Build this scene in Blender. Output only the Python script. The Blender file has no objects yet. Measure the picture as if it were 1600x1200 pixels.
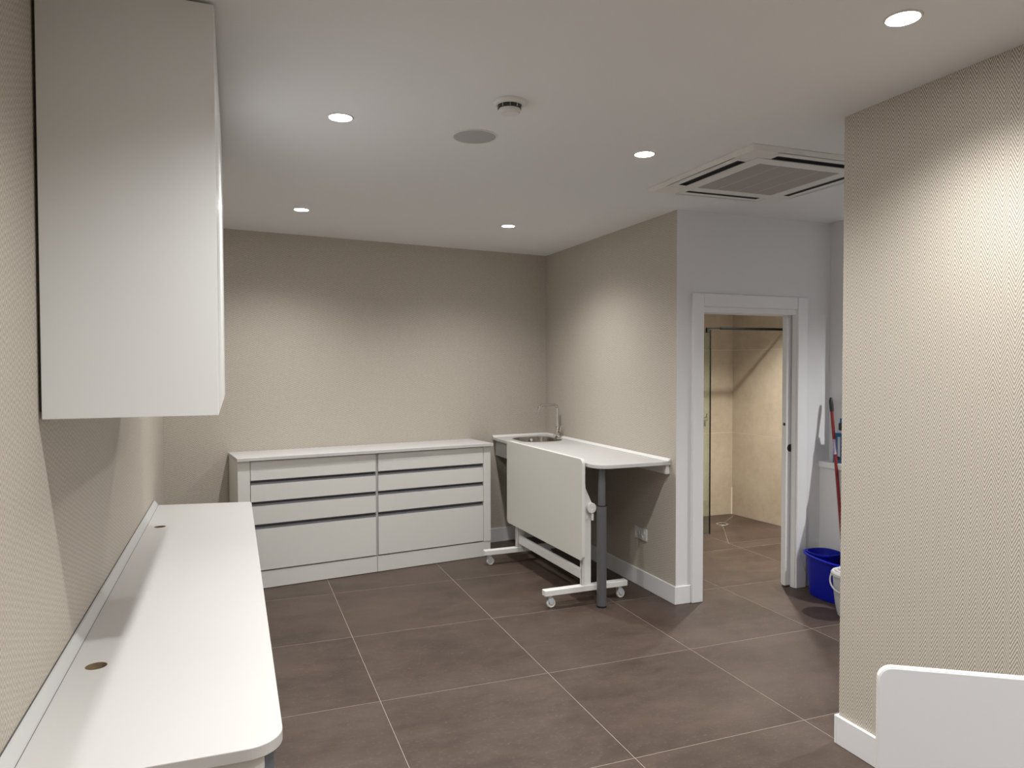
import bpy, bmesh, math, random
from mathutils import Vector, Matrix
random.seed(4)
scene = bpy.context.scene
COL = scene.collection
R = math.radians

# ------------------------------------------------------------------ camera
F_PX, CAM_H, PITCH, YAW, ROLL = 1128.57, 1.6446, -1.4592, 21.0055, -0.1004
cam_data = bpy.data.cameras.new('camera')
cam = bpy.data.objects.new('camera', cam_data); COL.objects.link(cam)
cam_data.sensor_fit = 'HORIZONTAL'; cam_data.sensor_width = 36.0
cam_data.lens = 36.0 * F_PX / 1600.0
cam_data.clip_start = 0.02
def cam_matrix():
    p, y, r = R(PITCH), R(YAW), R(ROLL)
    fw = Vector((math.sin(y)*math.cos(p), math.cos(y)*math.cos(p), math.sin(p)))
    rt = Vector((math.cos(y), -math.sin(y), 0)); up = rt.cross(fw)
    r2 = rt*math.cos(r) + up*math.sin(r); u2 = -rt*math.sin(r) + up*math.cos(r)
    m = Matrix((r2, u2, -fw)).transposed().to_4x4()
    m.translation = Vector((0, 0, CAM_H)); return m
cam.matrix_world = cam_matrix()
scene.camera = cam

# ------------------------------------------------------------------ world, exposure
world = bpy.data.worlds.new('world'); scene.world = world; world.use_nodes = True
world.node_tree.nodes['Background'].inputs[0].default_value = (0.5, 0.5, 0.52, 1)
world.node_tree.nodes['Background'].inputs[1].default_value = 0.02
vs = scene.view_settings
vs.view_transform = 'Standard'; vs.look = 'None'; vs.gamma = 1.0; vs.use_curve_mapping = False
vs.exposure = 0.0
scene.cycles.max_bounces = 8
scene.cycles.denoising_prefilter = 'NONE'      # keeps the woven wallpaper from being smoothed away
SPOT_W = 106.0            # each ceiling downlight
SPOT_ANGLE, SPOT_BLEND = 141, 1.0
ROOM_LIGHT = (1.0, 0.99, 0.97)
HALL_LIGHT = (1.0, 1.0, 1.0)
BATH_LIGHT = (1.0, 0.94, 0.84)

# ------------------------------------------------------------------ materials
def mat(name, col, rough=0.5, metal=0.0, spec=0.5, coat=0.0, bump=0.0, bscale=200.0, var=0.0, vscale=3.0, emit=None):
    m = bpy.data.materials.new(name); m.use_nodes = True
    nt = m.node_tree; b = nt.nodes['Principled BSDF']
    b.inputs['Base Color'].default_value = (*col, 1); b.inputs['Roughness'].default_value = rough
    b.inputs['Metallic'].default_value = metal; b.inputs['Specular IOR Level'].default_value = spec
    b.inputs['Coat Weight'].default_value = coat
    tc = None
    if bump or var:
        tc = nt.nodes.new('ShaderNodeTexCoord')
    if var:
        n = nt.nodes.new('ShaderNodeTexNoise'); n.inputs['Scale'].default_value = vscale; n.inputs['Detail'].default_value = 5
        nt.links.new(tc.outputs['Object'], n.inputs['Vector'])
        mx = nt.nodes.new('ShaderNodeMix'); mx.data_type = 'RGBA'
        mx.inputs[6].default_value = (*[c*(1-var) for c in col], 1); mx.inputs[7].default_value = (*[min(1, c*(1+var)) for c in col], 1)
        nt.links.new(n.outputs['Fac'], mx.inputs[0]); nt.links.new(mx.outputs[2], b.inputs['Base Color'])
    if bump:
        n2 = nt.nodes.new('ShaderNodeTexNoise'); n2.inputs['Scale'].default_value = bscale; n2.inputs['Detail'].default_value = 3
        nt.links.new(tc.outputs['Object'], n2.inputs['Vector'])
        bp = nt.nodes.new('ShaderNodeBump'); bp.inputs['Strength'].default_value = bump; bp.inputs['Distance'].default_value = 0.001
        nt.links.new(n2.outputs['Fac'], bp.inputs['Height']); nt.links.new(bp.outputs['Normal'], b.inputs['Normal'])
    if emit:
        b.inputs['Emission Color'].default_value = (*emit[0], 1); b.inputs['Emission Strength'].default_value = emit[1]
    return m

M = {}
M['ceiling'] = mat('ceiling_paint', (0.78, 0.782, 0.785), 0.9, spec=0.2, bump=0.05, bscale=60)
M['paint'] = mat('white_wall_paint', (0.77, 0.77, 0.775), 0.8, spec=0.2, bump=0.05, bscale=80)
M['lacquer'] = mat('white_lacquer', (0.80, 0.815, 0.82), 0.35, var=0.015)
M['melamine'] = mat('white_melamine', (0.80, 0.80, 0.77), 0.42, bump=0.06, bscale=500, var=0.015)
M['drawer'] = mat('drawer_front_melamine', (0.74, 0.74, 0.71), 0.45, bump=0.06, bscale=500, var=0.015)
M['worktop'] = mat('white_laminate_worktop', (0.61, 0.602, 0.592), 0.38, bump=0.08, bscale=700, var=0.015)
M['tabletop'] = mat('greige_table_laminate', (0.67, 0.66, 0.61), 0.45, bump=0.05, bscale=600, var=0.015)
M['table2'] = mat('cool_white_table_laminate', (0.80, 0.815, 0.86), 0.45, bump=0.05, bscale=600, var=0.015)
M['edge'] = mat('white_edge_band', (0.86, 0.86, 0.84), 0.4)
M['strip'] = mat('pale_grey_sealing_strip', (0.60, 0.60, 0.60), 0.4)
M['frame'] = mat('white_powder_coat', (0.80, 0.795, 0.77), 0.4, bump=0.1, bscale=900)
M['trim'] = mat('white_trim', (0.80, 0.80, 0.81), 0.4)
M['channel'] = mat('grey_anodised_channel', (0.21, 0.215, 0.235), 0.4, metal=0.25)
M['channel_dark'] = mat('shadow_grey_channel', (0.10, 0.10, 0.11), 0.5, metal=0.4)
M['filler'] = mat('grey_filler_strip', (0.50, 0.50, 0.50), 0.5)
M['leg'] = mat('grey_metallic_lacquer', (0.14, 0.145, 0.155), 0.38, metal=0.35)
M['chrome'] = mat('chrome', (0.72, 0.70, 0.68), 0.07, metal=1.0)
M['steel'] = mat('brushed_steel', (0.42, 0.40, 0.375), 0.24, metal=1.0, bump=0.05, bscale=400)
M['drainsteel'] = mat('dull_drain_steel', (0.34, 0.32, 0.30), 0.5, metal=0.6)
M['black'] = mat('black_plastic', (0.015, 0.015, 0.016), 0.4)
M['blackmetal'] = mat('matte_black_metal', (0.010, 0.010, 0.010), 0.6, spec=0.2)
M['blue'] = mat('blue_plastic', (0.002, 0.009, 0.33), 0.35, spec=0.3, var=0.05)
M['red'] = mat('red_painted_metal', (0.23, 0.014, 0.016), 0.35)
M['label'] = mat('printed_label', (0.42, 0.36, 0.52), 0.5, var=0.6, vscale=60)
M['whiteplastic'] = mat('white_plastic', (0.70, 0.70, 0.69), 0.4)
M['greyplastic'] = mat('pale_grey_plastic', (0.50, 0.53, 0.55), 0.45)
M['cyan'] = mat('blue_printed_carton', (0.02, 0.16, 0.38), 0.45, var=0.15, vscale=20)
M['chipboard'] = mat('raw_chipboard', (0.22, 0.16, 0.085), 0.9, var=0.4, vscale=150)
M['speaker'] = mat('grey_speaker_mesh', (0.43, 0.43, 0.43), 0.7, bump=0.4, bscale=700)
M['ac'] = mat('off_white_ac_plastic', (0.74, 0.73, 0.70), 0.5)
M['acgrille'] = mat('grey_ac_grille', (0.44, 0.41, 0.385), 0.6)
M['acbar'] = mat('grey_ac_bar', (0.53, 0.50, 0.475), 0.6)
M['acslot'] = mat('dark_air_slot', (0.035, 0.037, 0.042), 0.5)
M['grout'] = mat('pale_grout', (0.36, 0.305, 0.25), 0.95, var=0.15, vscale=40)
M['wallgrout'] = mat('beige_wall_grout', (0.80, 0.74, 0.64), 0.9)
M['seal_and_gap_shade'] = mat('dark_joint_and_gap_shade', (0.10, 0.095, 0.09), 0.8)
M['reflection'] = mat('tan_reflection', (0.62, 0.50, 0.34), 0.5, var=0.1)
M['lamp'] = mat('lit_lamp_lens', (1, 1, 1), 0.5, emit=((1.0, 0.98, 0.95), 85.0))

class NT:
    """tiny helper for node maths"""
    def __init__(s, nt): s.nt = nt
    def v(s, x, sock):
        if isinstance(x, (int, float)): sock.default_value = x
        else: s.nt.links.new(x, sock)
    def m(s, op, a, b=0.0, c=0.0):
        n = s.nt.nodes.new('ShaderNodeMath'); n.operation = op
        s.v(a, n.inputs[0]); s.v(b, n.inputs[1]); s.v(c, n.inputs[2]); return n.outputs[0]
    def mixc(s, f, a, b):
        n = s.nt.nodes.new('ShaderNodeMix'); n.data_type = 'RGBA'
        s.v(f, n.inputs[0])
        for x, i in ((a, 6), (b, 7)):
            if isinstance(x, tuple): n.inputs[i].default_value = (*x, 1)
            else: s.nt.links.new(x, n.inputs[i])
        return n.outputs[2]
    def noise(s, vec, scale, detail=4, rough=0.5):
        n = s.nt.nodes.new('ShaderNodeTexNoise'); n.inputs['Scale'].default_value = scale
        n.inputs['Detail'].default_value = detail; n.inputs['Roughness'].default_value = rough
        s.nt.links.new(vec, n.inputs['Vector']); return n.outputs['Fac']

def wallpaper():
    m = bpy.data.materials.new('herringbone_wallpaper'); m.use_nodes = True
    nt = m.node_tree; b = nt.nodes['Principled BSDF']; h = NT(nt)
    tc = nt.nodes.new('ShaderNodeTexCoord'); sp = nt.nodes.new('ShaderNodeSeparateXYZ')
    nt.links.new(tc.outputs['Object'], sp.inputs[0])
    u = h.m('ADD', sp.outputs[0], sp.outputs[1])
    tri = h.m('PINGPONG', u, 0.0245)
    w = h.m('ADD', sp.outputs[2], h.m('MULTIPLY', tri, 2.15))
    nz = h.noise(tc.outputs['Object'], 150, 3)
    w = h.m('ADD', w, h.m('MULTIPLY', h.m('SUBTRACT', nz, 0.5), 0.0045))
    st = h.m('ADD', h.m('MULTIPLY', h.m('SINE', h.m('MULTIPLY', w, 2*math.pi/0.0172)), 0.5), 0.5)
    thr = h.noise(tc.outputs['Object'], 190, 3, 0.7)
    fac = h.m('ADD', h.m('MULTIPLY', st, 0.80), h.m('MULTIPLY', h.m('SUBTRACT', thr, 0.35), 0.65))
    c = h.mixc(fac, (0.225, 0.199, 0.165), (0.815, 0.75, 0.66))
    big = h.noise(tc.outputs['Object'], 1.3, 3)
    c = h.mixc(h.m('MULTIPLY', h.m('SUBTRACT', big, 0.35), 0.12), c, (0.30, 0.27, 0.22))
    nt.links.new(c, b.inputs['Base Color'])
    b.inputs['Roughness'].default_value = 0.75; b.inputs['Specular IOR Level'].default_value = 0.25
    bp = nt.nodes.new('ShaderNodeBump'); bp.inputs['Strength'].default_value = 0.15; bp.inputs['Distance'].default_value = 0.001
    nt.links.new(fac, bp.inputs['Height']); nt.links.new(bp.outputs['Normal'], b.inputs['Normal'])
    return m
M['paper'] = wallpaper()

def stone_tile(name, c0, c1, c2, rough, streak=(1, 1, 1), s1=2.2, s2=14):
    m = bpy.data.materials.new(name); m.use_nodes = True
    nt = m.node_tree; b = nt.nodes['Principled BSDF']; h = NT(nt)
    tc = nt.nodes.new('ShaderNodeTexCoord'); oi = nt.nodes.new('ShaderNodeObjectInfo')
    ad = nt.nodes.new('ShaderNodeVectorMath'); ad.operation = 'MULTIPLY_ADD'
    cb = nt.nodes.new('ShaderNodeCombineXYZ')
    for i in range(3): nt.links.new(h.m('MULTIPLY', oi.outputs['Random'], 40.0 + 7*i), cb.inputs[i])
    nt.links.new(tc.outputs['Object'], ad.inputs[0]); ad.inputs[1].default_value = streak
    nt.links.new(cb.outputs[0], ad.inputs[2])
    v = ad.outputs[0]
    n1 = h.noise(v, s1, 6, 0.6); n2 = h.noise(v, s2, 8, 0.68); n3 = h.noise(v, 70, 5, 0.7)
    f = h.m('ADD', h.m('MULTIPLY', n1, 0.6), h.m('MULTIPLY', n2, 0.4))
    f = h.m('MULTIPLY', h.m('SUBTRACT', f, 0.36), 3.2)
    f = h.m('MINIMUM', h.m('MAXIMUM', f, 0.0), 1.0)
    c = h.mixc(f, c0, c1)
    g = h.m('MULTIPLY', h.m('MAXIMUM', h.m('SUBTRACT', n3, 0.56), 0.0), 2.6)
    c = h.mixc(g, c, c2)
    nt.links.new(c, b.inputs['Base Color'])
    nt.links.new(h.m('ADD', h.m('MULTIPLY', n2, 0.15), rough), b.inputs['Roughness'])
    b.inputs['Specular IOR Level'].default_value = 0.4
    bp = nt.nodes.new('ShaderNodeBump'); bp.inputs['Strength'].default_value = 0.12; bp.inputs['Distance'].default_value = 0.001
    nt.links.new(n3, bp.inputs['Height']); nt.links.new(bp.outputs['Normal'], b.inputs['Normal'])
    return m
M['floortile'] = stone_tile('brown_stone_floor_tile', (0.050, 0.033, 0.0245), (0.104, 0.073, 0.058), (0.20, 0.155, 0.125), 0.40, (0.7, 1.3, 1))
M['walltile'] = stone_tile('beige_stone_wall_tile', (0.46, 0.385, 0.29), (0.60, 0.52, 0.41), (0.70, 0.62, 0.51), 0.45)

def glass():
    m = bpy.data.materials.new('shower_glass'); m.use_nodes = True
    nt = m.node_tree; out = nt.nodes['Material Output']; nt.nodes.remove(nt.nodes['Principled BSDF'])
    t = nt.nodes.new('ShaderNodeBsdfTransparent'); t.inputs[0].default_value = (0.86, 0.92, 0.88, 1)
    g = nt.nodes.new('ShaderNodeBsdfGlossy'); g.inputs['Roughness'].default_value = 0.02
    fr = nt.nodes.new('ShaderNodeFresnel'); fr.inputs[0].default_value = 1.5
    mx = nt.nodes.new('ShaderNodeMixShader')
    nt.links.new(fr.outputs[0], mx.inputs[0]); nt.links.new(t.outputs[0], mx.inputs[1]); nt.links.new(g.outputs[0], mx.inputs[2])
    nt.links.new(mx.outputs[0], out.inputs[0]); return m
M['glass'] = glass()

# ------------------------------------------------------------------ mesh helpers
def B(): return bmesh.new()
def box(bm, x0, x1, y0, y1, z0, z1, bev=0.0, seg=1):
    t = bmesh.new() if bev else bm
    vs_ = [t.verts.new((x, y, z)) for z in (z0, z1) for y in (y0, y1) for x in (x0, x1)]
    for f in ((0,2,3,1),(4,5,7,6),(0,1,5,4),(1,3,7,5),(3,2,6,7),(2,0,4,6)): t.faces.new([vs_[i] for i in f])
    if bev:
        bmesh.ops.bevel(t, geom=t.edges[:], offset=bev, segments=seg, affect='EDGES', profile=0.5)
        merge(bm, t)
    return bm
def merge(bm, t, mtx=None):
    if mtx is not None: t.transform(mtx)
    me = bpy.data.meshes.new('tmp'); t.to_mesh(me); t.free(); bm.from_mesh(me); bpy.data.meshes.remove(me)
def prism(bm, pts, z0, z1, bev=0.0):
    t = bmesh.new()
    a = [t.verts.new((x, y, z0)) for x, y in pts]; b = [t.verts.new((x, y, z1)) for x, y in pts]
    n = len(pts); t.faces.new(a[::-1]); t.faces.new(b)
    for i in range(n): t.faces.new((a[i], a[(i+1) % n], b[(i+1) % n], b[i]))
    bmesh.ops.recalc_face_normals(t, faces=t.faces[:])
    if bev:
        e = [e for e in t.edges if abs(e.verts[0].co.z - e.verts[1].co.z) < 1e-6]
        bmesh.ops.bevel(t, geom=e, offset=bev, segments=2, affect='EDGES', profile=0.5)
    merge(bm, t); return bm
def round_poly(pts, radii, seg=8):
    """polygon with rounded corners; radii per vertex"""
    out = []; n = len(pts)
    for i in range(n):
        p = Vector(pts[i]); a = Vector(pts[i-1]); c = Vector(pts[(i+1) % n]); r = radii[i]
        if r <= 0: out.append((p.x, p.y)); continue
        u = (a-p).normalized(); v = (c-p).normalized(); ang = u.angle(v)
        d = r/math.tan(ang/2); cen = p + (u+v).normalized()*(r/math.sin(ang/2))
        s = (p+u*d)-cen; e = (p+v*d)-cen
        a0 = math.atan2(s.y, s.x); a1 = math.atan2(e.y, e.x); da = (a1-a0+math.pi) % (2*math.pi) - math.pi
        for k in range(seg+1):
            t = a0+da*k/seg; out.append((cen.x+r*math.cos(t), cen.y+r*math.sin(t)))
    return out
def lathe(bm, prof, cx=0, cy=0, cz=0, seg=32, mtx=None, sx=1.0, sy=1.0):
    """prof: list of (r, z); r=0 closes"""
    t = bmesh.new(); rings = []
    for r, z in prof:
        if r <= 1e-7: rings.append([t.verts.new((0, 0, z))])
        else: rings.append([t.verts.new((r*sx*math.cos(2*math.pi*k/seg), r*sy*math.sin(2*math.pi*k/seg), z)) for k in range(seg)])
    for a, b in zip(rings, rings[1:]):
        for k in range(seg):
            k2 = (k+1) % seg
            if len(a) == 1 and len(b) == 1: continue
            if len(a) == 1: t.faces.new((a[0], b[k2], b[k]))
            elif len(b) == 1: t.faces.new((a[k], a[k2], b[0]))
            else: t.faces.new((a[k], a[k2], b[k2], b[k]))
    bmesh.ops.recalc_face_normals(t, faces=t.faces[:])
    if mtx is not None: t.transform(mtx)
    t.transform(Matrix.Translation((cx, cy, cz))); merge(bm, t); return bm
def tube(bm, pts, r, seg=12, cap=True):
    t = bmesh.new(); P = [Vector(p) for p in pts]; rr = r if isinstance(r, (list, tuple)) else [r]*len(P); rings = []
    d = (P[1]-P[0]).normalized(); ref = Vector((0, 0, 1)) if abs(d.z) < 0.9 else Vector((1, 0, 0)); nrm = d.cross(ref).normalized()
    for i, p in enumerate(P):
        if i == 0: d = P[1]-P[0]
        elif i == len(P)-1: d = P[-1]-P[-2]
        else: d = (P[i+1]-P[i]).normalized()+(P[i]-P[i-1]).normalized()
        d.normalize(); nrm = (nrm-d*nrm.dot(d)).normalized(); bn = d.cross(nrm)
        rings.append([t.verts.new(p+(nrm*math.cos(2*math.pi*k/seg)+bn*math.sin(2*math.pi*k/seg))*rr[i]) for k in range(seg)])
    for a, b in zip(rings, rings[1:]):
        for k in range(seg): t.faces.new((a[k], a[(k+1) % seg], b[(k+1) % seg], b[k]))
    if cap: t.faces.new(rings[0][::-1]); t.faces.new(rings[-1])
    bmesh.ops.recalc_face_normals(t, faces=t.faces[:]); merge(bm, t); return bm
def arc(c, r, a0, a1, n, ax='xz'):
    out = []
    for k in range(n+1):
        a = a0+(a1-a0)*k/n; q = [c[0], c[1], c[2]]
        i, j = 'xyz'.index(ax[0]), 'xyz'.index(ax[1]); q[i] += r*math.cos(a); q[j] += r*math.sin(a); out.append(tuple(q))
    return out
ROTY = lambda a: Matrix.Rotation(a, 4, 'Y'); ROTX = lambda a: Matrix.Rotation(a, 4, 'X')

def smooth(me, ang=35):
    for p in me.polygons: p.use_smooth = True
    try: me.set_sharp_from_angle(angle=R(ang))
    except Exception: pass
XF = {}
def obj(name, bm, m, parent=None, label=None, sm=False, world=False):
    """one mesh object; under a parent the coordinates are those of its thing's frame (or world ones, converted)"""
    if world and parent is not None: bm.transform(XF[parent.name].inverted())
    bmesh.ops.recalc_face_normals(bm, faces=bm.faces[:])
    me = bpy.data.meshes.new(name); bm.to_mesh(me); bm.free()
    me.materials.append(M[m] if isinstance(m, str) else m)
    if sm: smooth(me)
    o = bpy.data.objects.new(name, me); COL.objects.link(o)
    if parent is not None: o.parent = parent; XF[o.name] = XF[parent.name]
    else: XF[o.name] = Matrix.Identity(4)
    if label: o['label'] = label
    return o
def thing(name, label, cat, loc=(0, 0, 0), rz=0.0, group=None):
    o = bpy.data.objects.new(name, None); o.empty_display_size = 0.1; COL.objects.link(o)
    o.location = loc; o.rotation_euler = (0, 0, rz)
    XF[o.name] = Matrix.Translation(loc) @ Matrix.Rotation(rz, 4, 'Z')
    o['label'] = label; o['category'] = cat
    if group: o['group'] = group
    return o
def tag(o, label, cat, group=None):
    o['label'] = label; o['category'] = cat
    if group: o['group'] = group
    return o
def struct(name, bm, m, label=None, parent=None):
    o = obj(name, bm, m, parent)
    if parent is None: o['kind'] = 'structure'
    if label: o['label'] = label
    return o
def copy_tree(o, parent=None):
    c = o.copy(); COL.objects.link(c); c.parent = parent
    for ch in list(o.children): copy_tree(ch, c)
    return c
def cut(o, cutter_bm):
    """boolean difference, evaluated into the object's own mesh"""
    bmesh.ops.recalc_face_normals(cutter_bm, faces=cutter_bm.faces[:])
    me = bpy.data.meshes.new('cut'); cutter_bm.to_mesh(me); cutter_bm.free()
    c = bpy.data.objects.new('cut', me); COL.objects.link(c)
    if o.parent is not None:
        c.matrix_world = XF[o.parent.name]
    md = o.modifiers.new('cut', 'BOOLEAN'); md.operation = 'DIFFERENCE'; md.object = c; md.solver = 'EXACT'
    bpy.context.view_layer.update()
    dg = bpy.context.evaluated_depsgraph_get()
    new = bpy.data.meshes.new_from_object(o.evaluated_get(dg)); o.modifiers.clear(); o.data = new
    bpy.data.objects.remove(c); bpy.data.meshes.remove(me)

# ------------------------------------------------------------------ the room
CEIL = 2.70
TILE, GX, GY = 0.8985, 0.6505, 3.502       # floor grid: pitch and one joint crossing
LW = -0.50                                  # left wall
RW = 2.815                                  # wall behind the sink bench
DW = 4.20                                   # door wall
NW, NWE = 2.437, 2.388                      # near right wall and its end
BSL = (6.408-5.99)/(2.813+0.064)            # back wall skew
def back_y(x): return 5.99 + BSL*(x+0.064)

# floor: grout bed with one object per tile
fl = struct('floor', box(B(), -0.75, 5.75, -2.75, 6.75, -0.06, -0.0005), 'grout', 'large brown stone tiles with thin pale joints')
tile_me = {}
def floor_tile(x0, x1, y0, y1):
    key = (round(x1-x0, 3), round(y1-y0, 3))
    if key not in tile_me:
        bm = box(B(), -key[0]/2, key[0]/2, -key[1]/2, key[1]/2, -0.010, 0.0, 0.0006)
        me = bpy.data.meshes.new('tile'); bm.to_mesh(me); bm.free(); me.materials.append(M['floortile']); tile_me[key] = me
    o = bpy.data.objects.new('tile', tile_me[key]); COL.objects.link(o); o.parent = fl
    o.location = ((x0+x1)/2, (y0+y1)/2, 0)
G = 0.0013
SHX0, SHX1, SHY0, SHY1 = 4.2445, 5.143, 5.478, 6.55    # shower tray area
for i in range(-2, 6):
    for j in range(-7, 4):
        x0, x1 = GX+TILE*i+G, GX+TILE*(i+1)-G
        y0, y1 = GY+TILE*j+G, GY+TILE*(j+1)-G
        if x1 < LW-0.1 or x0 > 5.7 or y1 < -2.6 or y0 > 6.6: continue
        if x0 > 3.4+0.8 and y0 > 5.2: continue          # shower floor built below
        floor_tile(max(x0, -0.7), min(x1, 5.7), max(y0, -2.7), min(y1, 6.7))
# shower floor: front strip, then four slabs cut towards the drain
floor_tile(SHX0+G, SHX1+0.3, GY+2*TILE+G, SHY0-G)
DR = (4.70, 6.17)
def tri_slab(pts):
    cx = sum(p[0] for p in pts)/3; cy = sum(p[1] for p in pts)/3
    q = [(cx+(x-cx)*0.9945, cy+(y-cy)*0.9945) for x, y in pts]
    o = obj('tile', prism(B(), q, -0.010, 0.0), 'floortile'); o.parent = fl
c1, c2, c3, c4 = (SHX0, SHY0), (5.24, SHY0), (5.24, 6.6), (SHX0, 6.6)
for a, b in ((c1, c2), (c2, c3), (c3, c4), (c4, c1)): tri_slab([a, b, DR])

cl = struct('ceiling', box(B(), -0.75, 5.75, -2.75, 6.75, CEIL, CEIL+0.1), 'ceiling', 'smooth white painted ceiling')

# walls
struct('wall_left', box(B(), LW-0.12, LW, -2.6, 6.2, 0, CEIL), 'paper', 'beige herringbone wallpaper wall beside the long worktop')
bw = prism(B(), [(LW-0.12, back_y(LW-0.12)), (RW+0.02, back_y(RW+0.02)), (RW+0.02, back_y(RW+0.02)+0.12), (LW-0.12, back_y(LW-0.12)+0.12)], 0, CEIL)
struct('wall_back', bw, 'paper', 'beige herringbone wallpaper wall behind the drawers')
def two_face(o, white, test):
    o.data.materials.append(M[white])
    for p in o.data.polygons: p.material_index = 0 if test(p.normal) else 1
wr = struct('wall_right', box(B(), RW, RW+0.12, DW, 6.44, 0, CEIL), 'paper', 'beige herringbone wallpaper wall above the sink bench')
two_face(wr, 'paint', lambda n: n.x < -0.9)
wn = struct('wall_near_right', box(B(), NW, NW+0.13, -2.6, NWE, 0, CEIL), 'paper', 'beige herringbone wallpaper wall in the right foreground')
two_face(wn, 'paint', lambda n: n.x < -0.9 or n.y > 0.9)
struct('wall_front', box(B(), LW-0.12, NW+0.13, -2.72, -2.6, 0, CEIL), 'paper', 'wallpapered wall behind the camera')
# door wall: left stub, header, two skins right of the opening that leave a pocket for the sliding leaf
OX0, OX1, OZ = 3.020, 3.834, 2.010
dwb = B()
box(dwb, RW+0.12, OX0-0.02, DW, DW+0.12, 0, CEIL)
box(dwb, OX0-0.02, 5.70, DW, DW+0.12, OZ+0.05, CEIL)
box(dwb, OX1+0.02, 5.70, DW, DW+0.034, 0, OZ+0.05)
box(dwb, OX1+0.02, 5.70, DW+0.086, DW+0.12, 0, OZ+0.05)
struct('wall_door', dwb, 'paint', 'plain white wall with the shower room doorway')
# hall: column, low wall with ledge, outer walls
struct('wall_column', box(B(), 4.163, 4.42, 4.06, DW, 0, CEIL), 'paint', 'white corner beside the mop')
lowb = box(B(), 4.075, 4.175, 3.25, DW, 0, 0.885)
lw_ = struct('wall_low', lowb, 'paint', 'low white wall behind the buckets')
struct('ledge', box(B(), 4.062, 4.185, 3.24, DW-0.001, 0.885, 0.930, 0.003), 'trim', None, lw_)
struct('wall_far_right', box(B(), 5.70, 5.82, 0.9, 6.7, 0, CEIL), 'paint', 'white end wall of the hall')
struct('wall_hall', box(B(), NW+0.13, 5.82, 0.78, 0.9, 0, CEIL), 'paint', 'white near wall of the hall')

# shower room walls, one object per tile
SBY = 6.556
wsb = struct('wall_shower_back', box(B(), RW+0.12, 5.35, SBY+0.0012, SBY+0.12, 0, 2.55), 'wallgrout', 'beige stone tiled wall at the back of the shower')
rows = ((0.0, 0.905), (0.905, 1.810), (1.810, 2.549))
x = 5.12
while x > RW+0.2:
    xa = max(RW+0.125, x-0.9)
    for z0, z1 in rows:
        o = obj('tile', box(B(), xa+0.001, x-0.001, SBY, SBY+0.010, z0+0.0016, z1-0.0016, 0.0006), 'walltile', wsb)
    x -= 0.9
a_r = math.atan2(5.19-5.12, 6.556-5.843)
wsr = bpy.data.objects.new('wall_shower_right', bpy.data.meshes.new('wall_shower_right'))
bm = box(B(), 0.0012, 0.12, -2.26, 0.0, 0, 2.55); bm.to_mesh(wsr.data); bm.free(); wsr.data.materials.append(M['wallgrout'])
COL.objects.link(wsr); wsr.location = (5.12, SBY, 0); wsr.rotation_euler = (0, 0, a_r); wsr['kind'] = 'structure'
wsr['label'] = 'beige stone tiled wall on the right of the shower'
XF[wsr.name] = Matrix.Translation(wsr.location) @ Matrix.Rotation(a_r, 4, 'Z')
y = 0.0
while y > -2.2:
    ya = max(-2.24, y-0.9)
    for z0, z1 in rows:
        obj('tile', box(B(), 0.0, 0.010, ya+0.001, y-0.001, z0+0.0016, z1-0.0016, 0.0006), 'walltile', wsr)
    y -= 0.9
struct('corner_seal', box(B(), 5.108, 5.124, SBY-0.006, SBY+0.0005, 0, 0.30), 'wallgrout', 'pale silicone line in the shower corner', wsb)
struct('ceiling_shower', box(B(), RW+0.12, 5.69, DW+0.12, SBY+0.12, 2.55, 2.60), 'ceiling', 'white ceiling of the shower room')

# baseboards
BBH, BBT = 0.125, 0.013
struct('baseboard_right', box(B(), RW-BBT, RW, DW-BBT, back_y(RW)-0.02, 0, BBH, 0.003), 'trim', 'white baseboard under the sink bench')
struct('baseboard_door', box(B(), RW, 2.931, DW-BBT, DW, 0, BBH, 0.003), 'trim', 'short white baseboard left of the doorway')
nb = box(B(), NW-BBT-0.003, NW, -2.6, NWE, 0, BBH, 0.003)
box(nb, NW-BBT-0.003, NW+0.13, NWE, NWE+BBT, 0, BBH, 0.003)
struct('baseboard_near_right', nb, 'trim', 'white baseboard along the foreground wall')
bb = prism(B(), [(2.09, back_y(2.09)-BBT), (RW-BBT, back_y(RW)-BBT-0.002), (RW-BBT, back_y(RW)), (2.09, back_y(2.09))], 0, BBH)
struct('baseboard_back', bb, 'trim', 'white baseboard between drawers and corner')

# door trim and lining
tr = struct('trim_1', box(B(), OX0-0.088, OX0+0.002, DW-0.026, DW, 0, 2.140, 0.004), 'trim', 'white door casing around the shower doorway')
struct('casing', box(B(), OX1+0.006, OX1+0.096, DW-0.026, DW, 0, 2.140, 0.004), 'trim', None, tr)
struct('casing', box(B(), OX0+0.002, OX1+0.006, DW-0.022, DW, 2.050, 2.140, 0.004), 'trim', None, tr)
struct('jamb', box(B(), OX0-0.02, OX0, DW, DW+0.132, 0, OZ+0.04), 'trim', None, tr)
struct('jamb', box(B(), OX1, OX1+0.02, DW-0.012, DW+0.034, 0, OZ+0.04, 0.002), 'trim', None, tr)
struct('jamb', box(B(), OX1, OX1+0.02, DW+0.086, DW+0.132, 0, OZ+0.04, 0.002), 'trim', None, tr)
struct('jamb', box(B(), OX0, OX1, DW-0.010, DW+0.034, OZ, OZ+0.04, 0.002), 'trim', None, tr)
struct('jamb', box(B(), OX0, OX1, DW+0.086, DW+0.132, OZ, OZ+0.04, 0.002), 'trim', None, tr)
LX = 3.794
dr = struct('door_1', box(B(), LX, LX+0.86, DW+0.040, DW+0.080, 0.008, OZ+0.02, 0.002), 'trim', 'white sliding pocket door mostly pushed into the wall')
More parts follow.
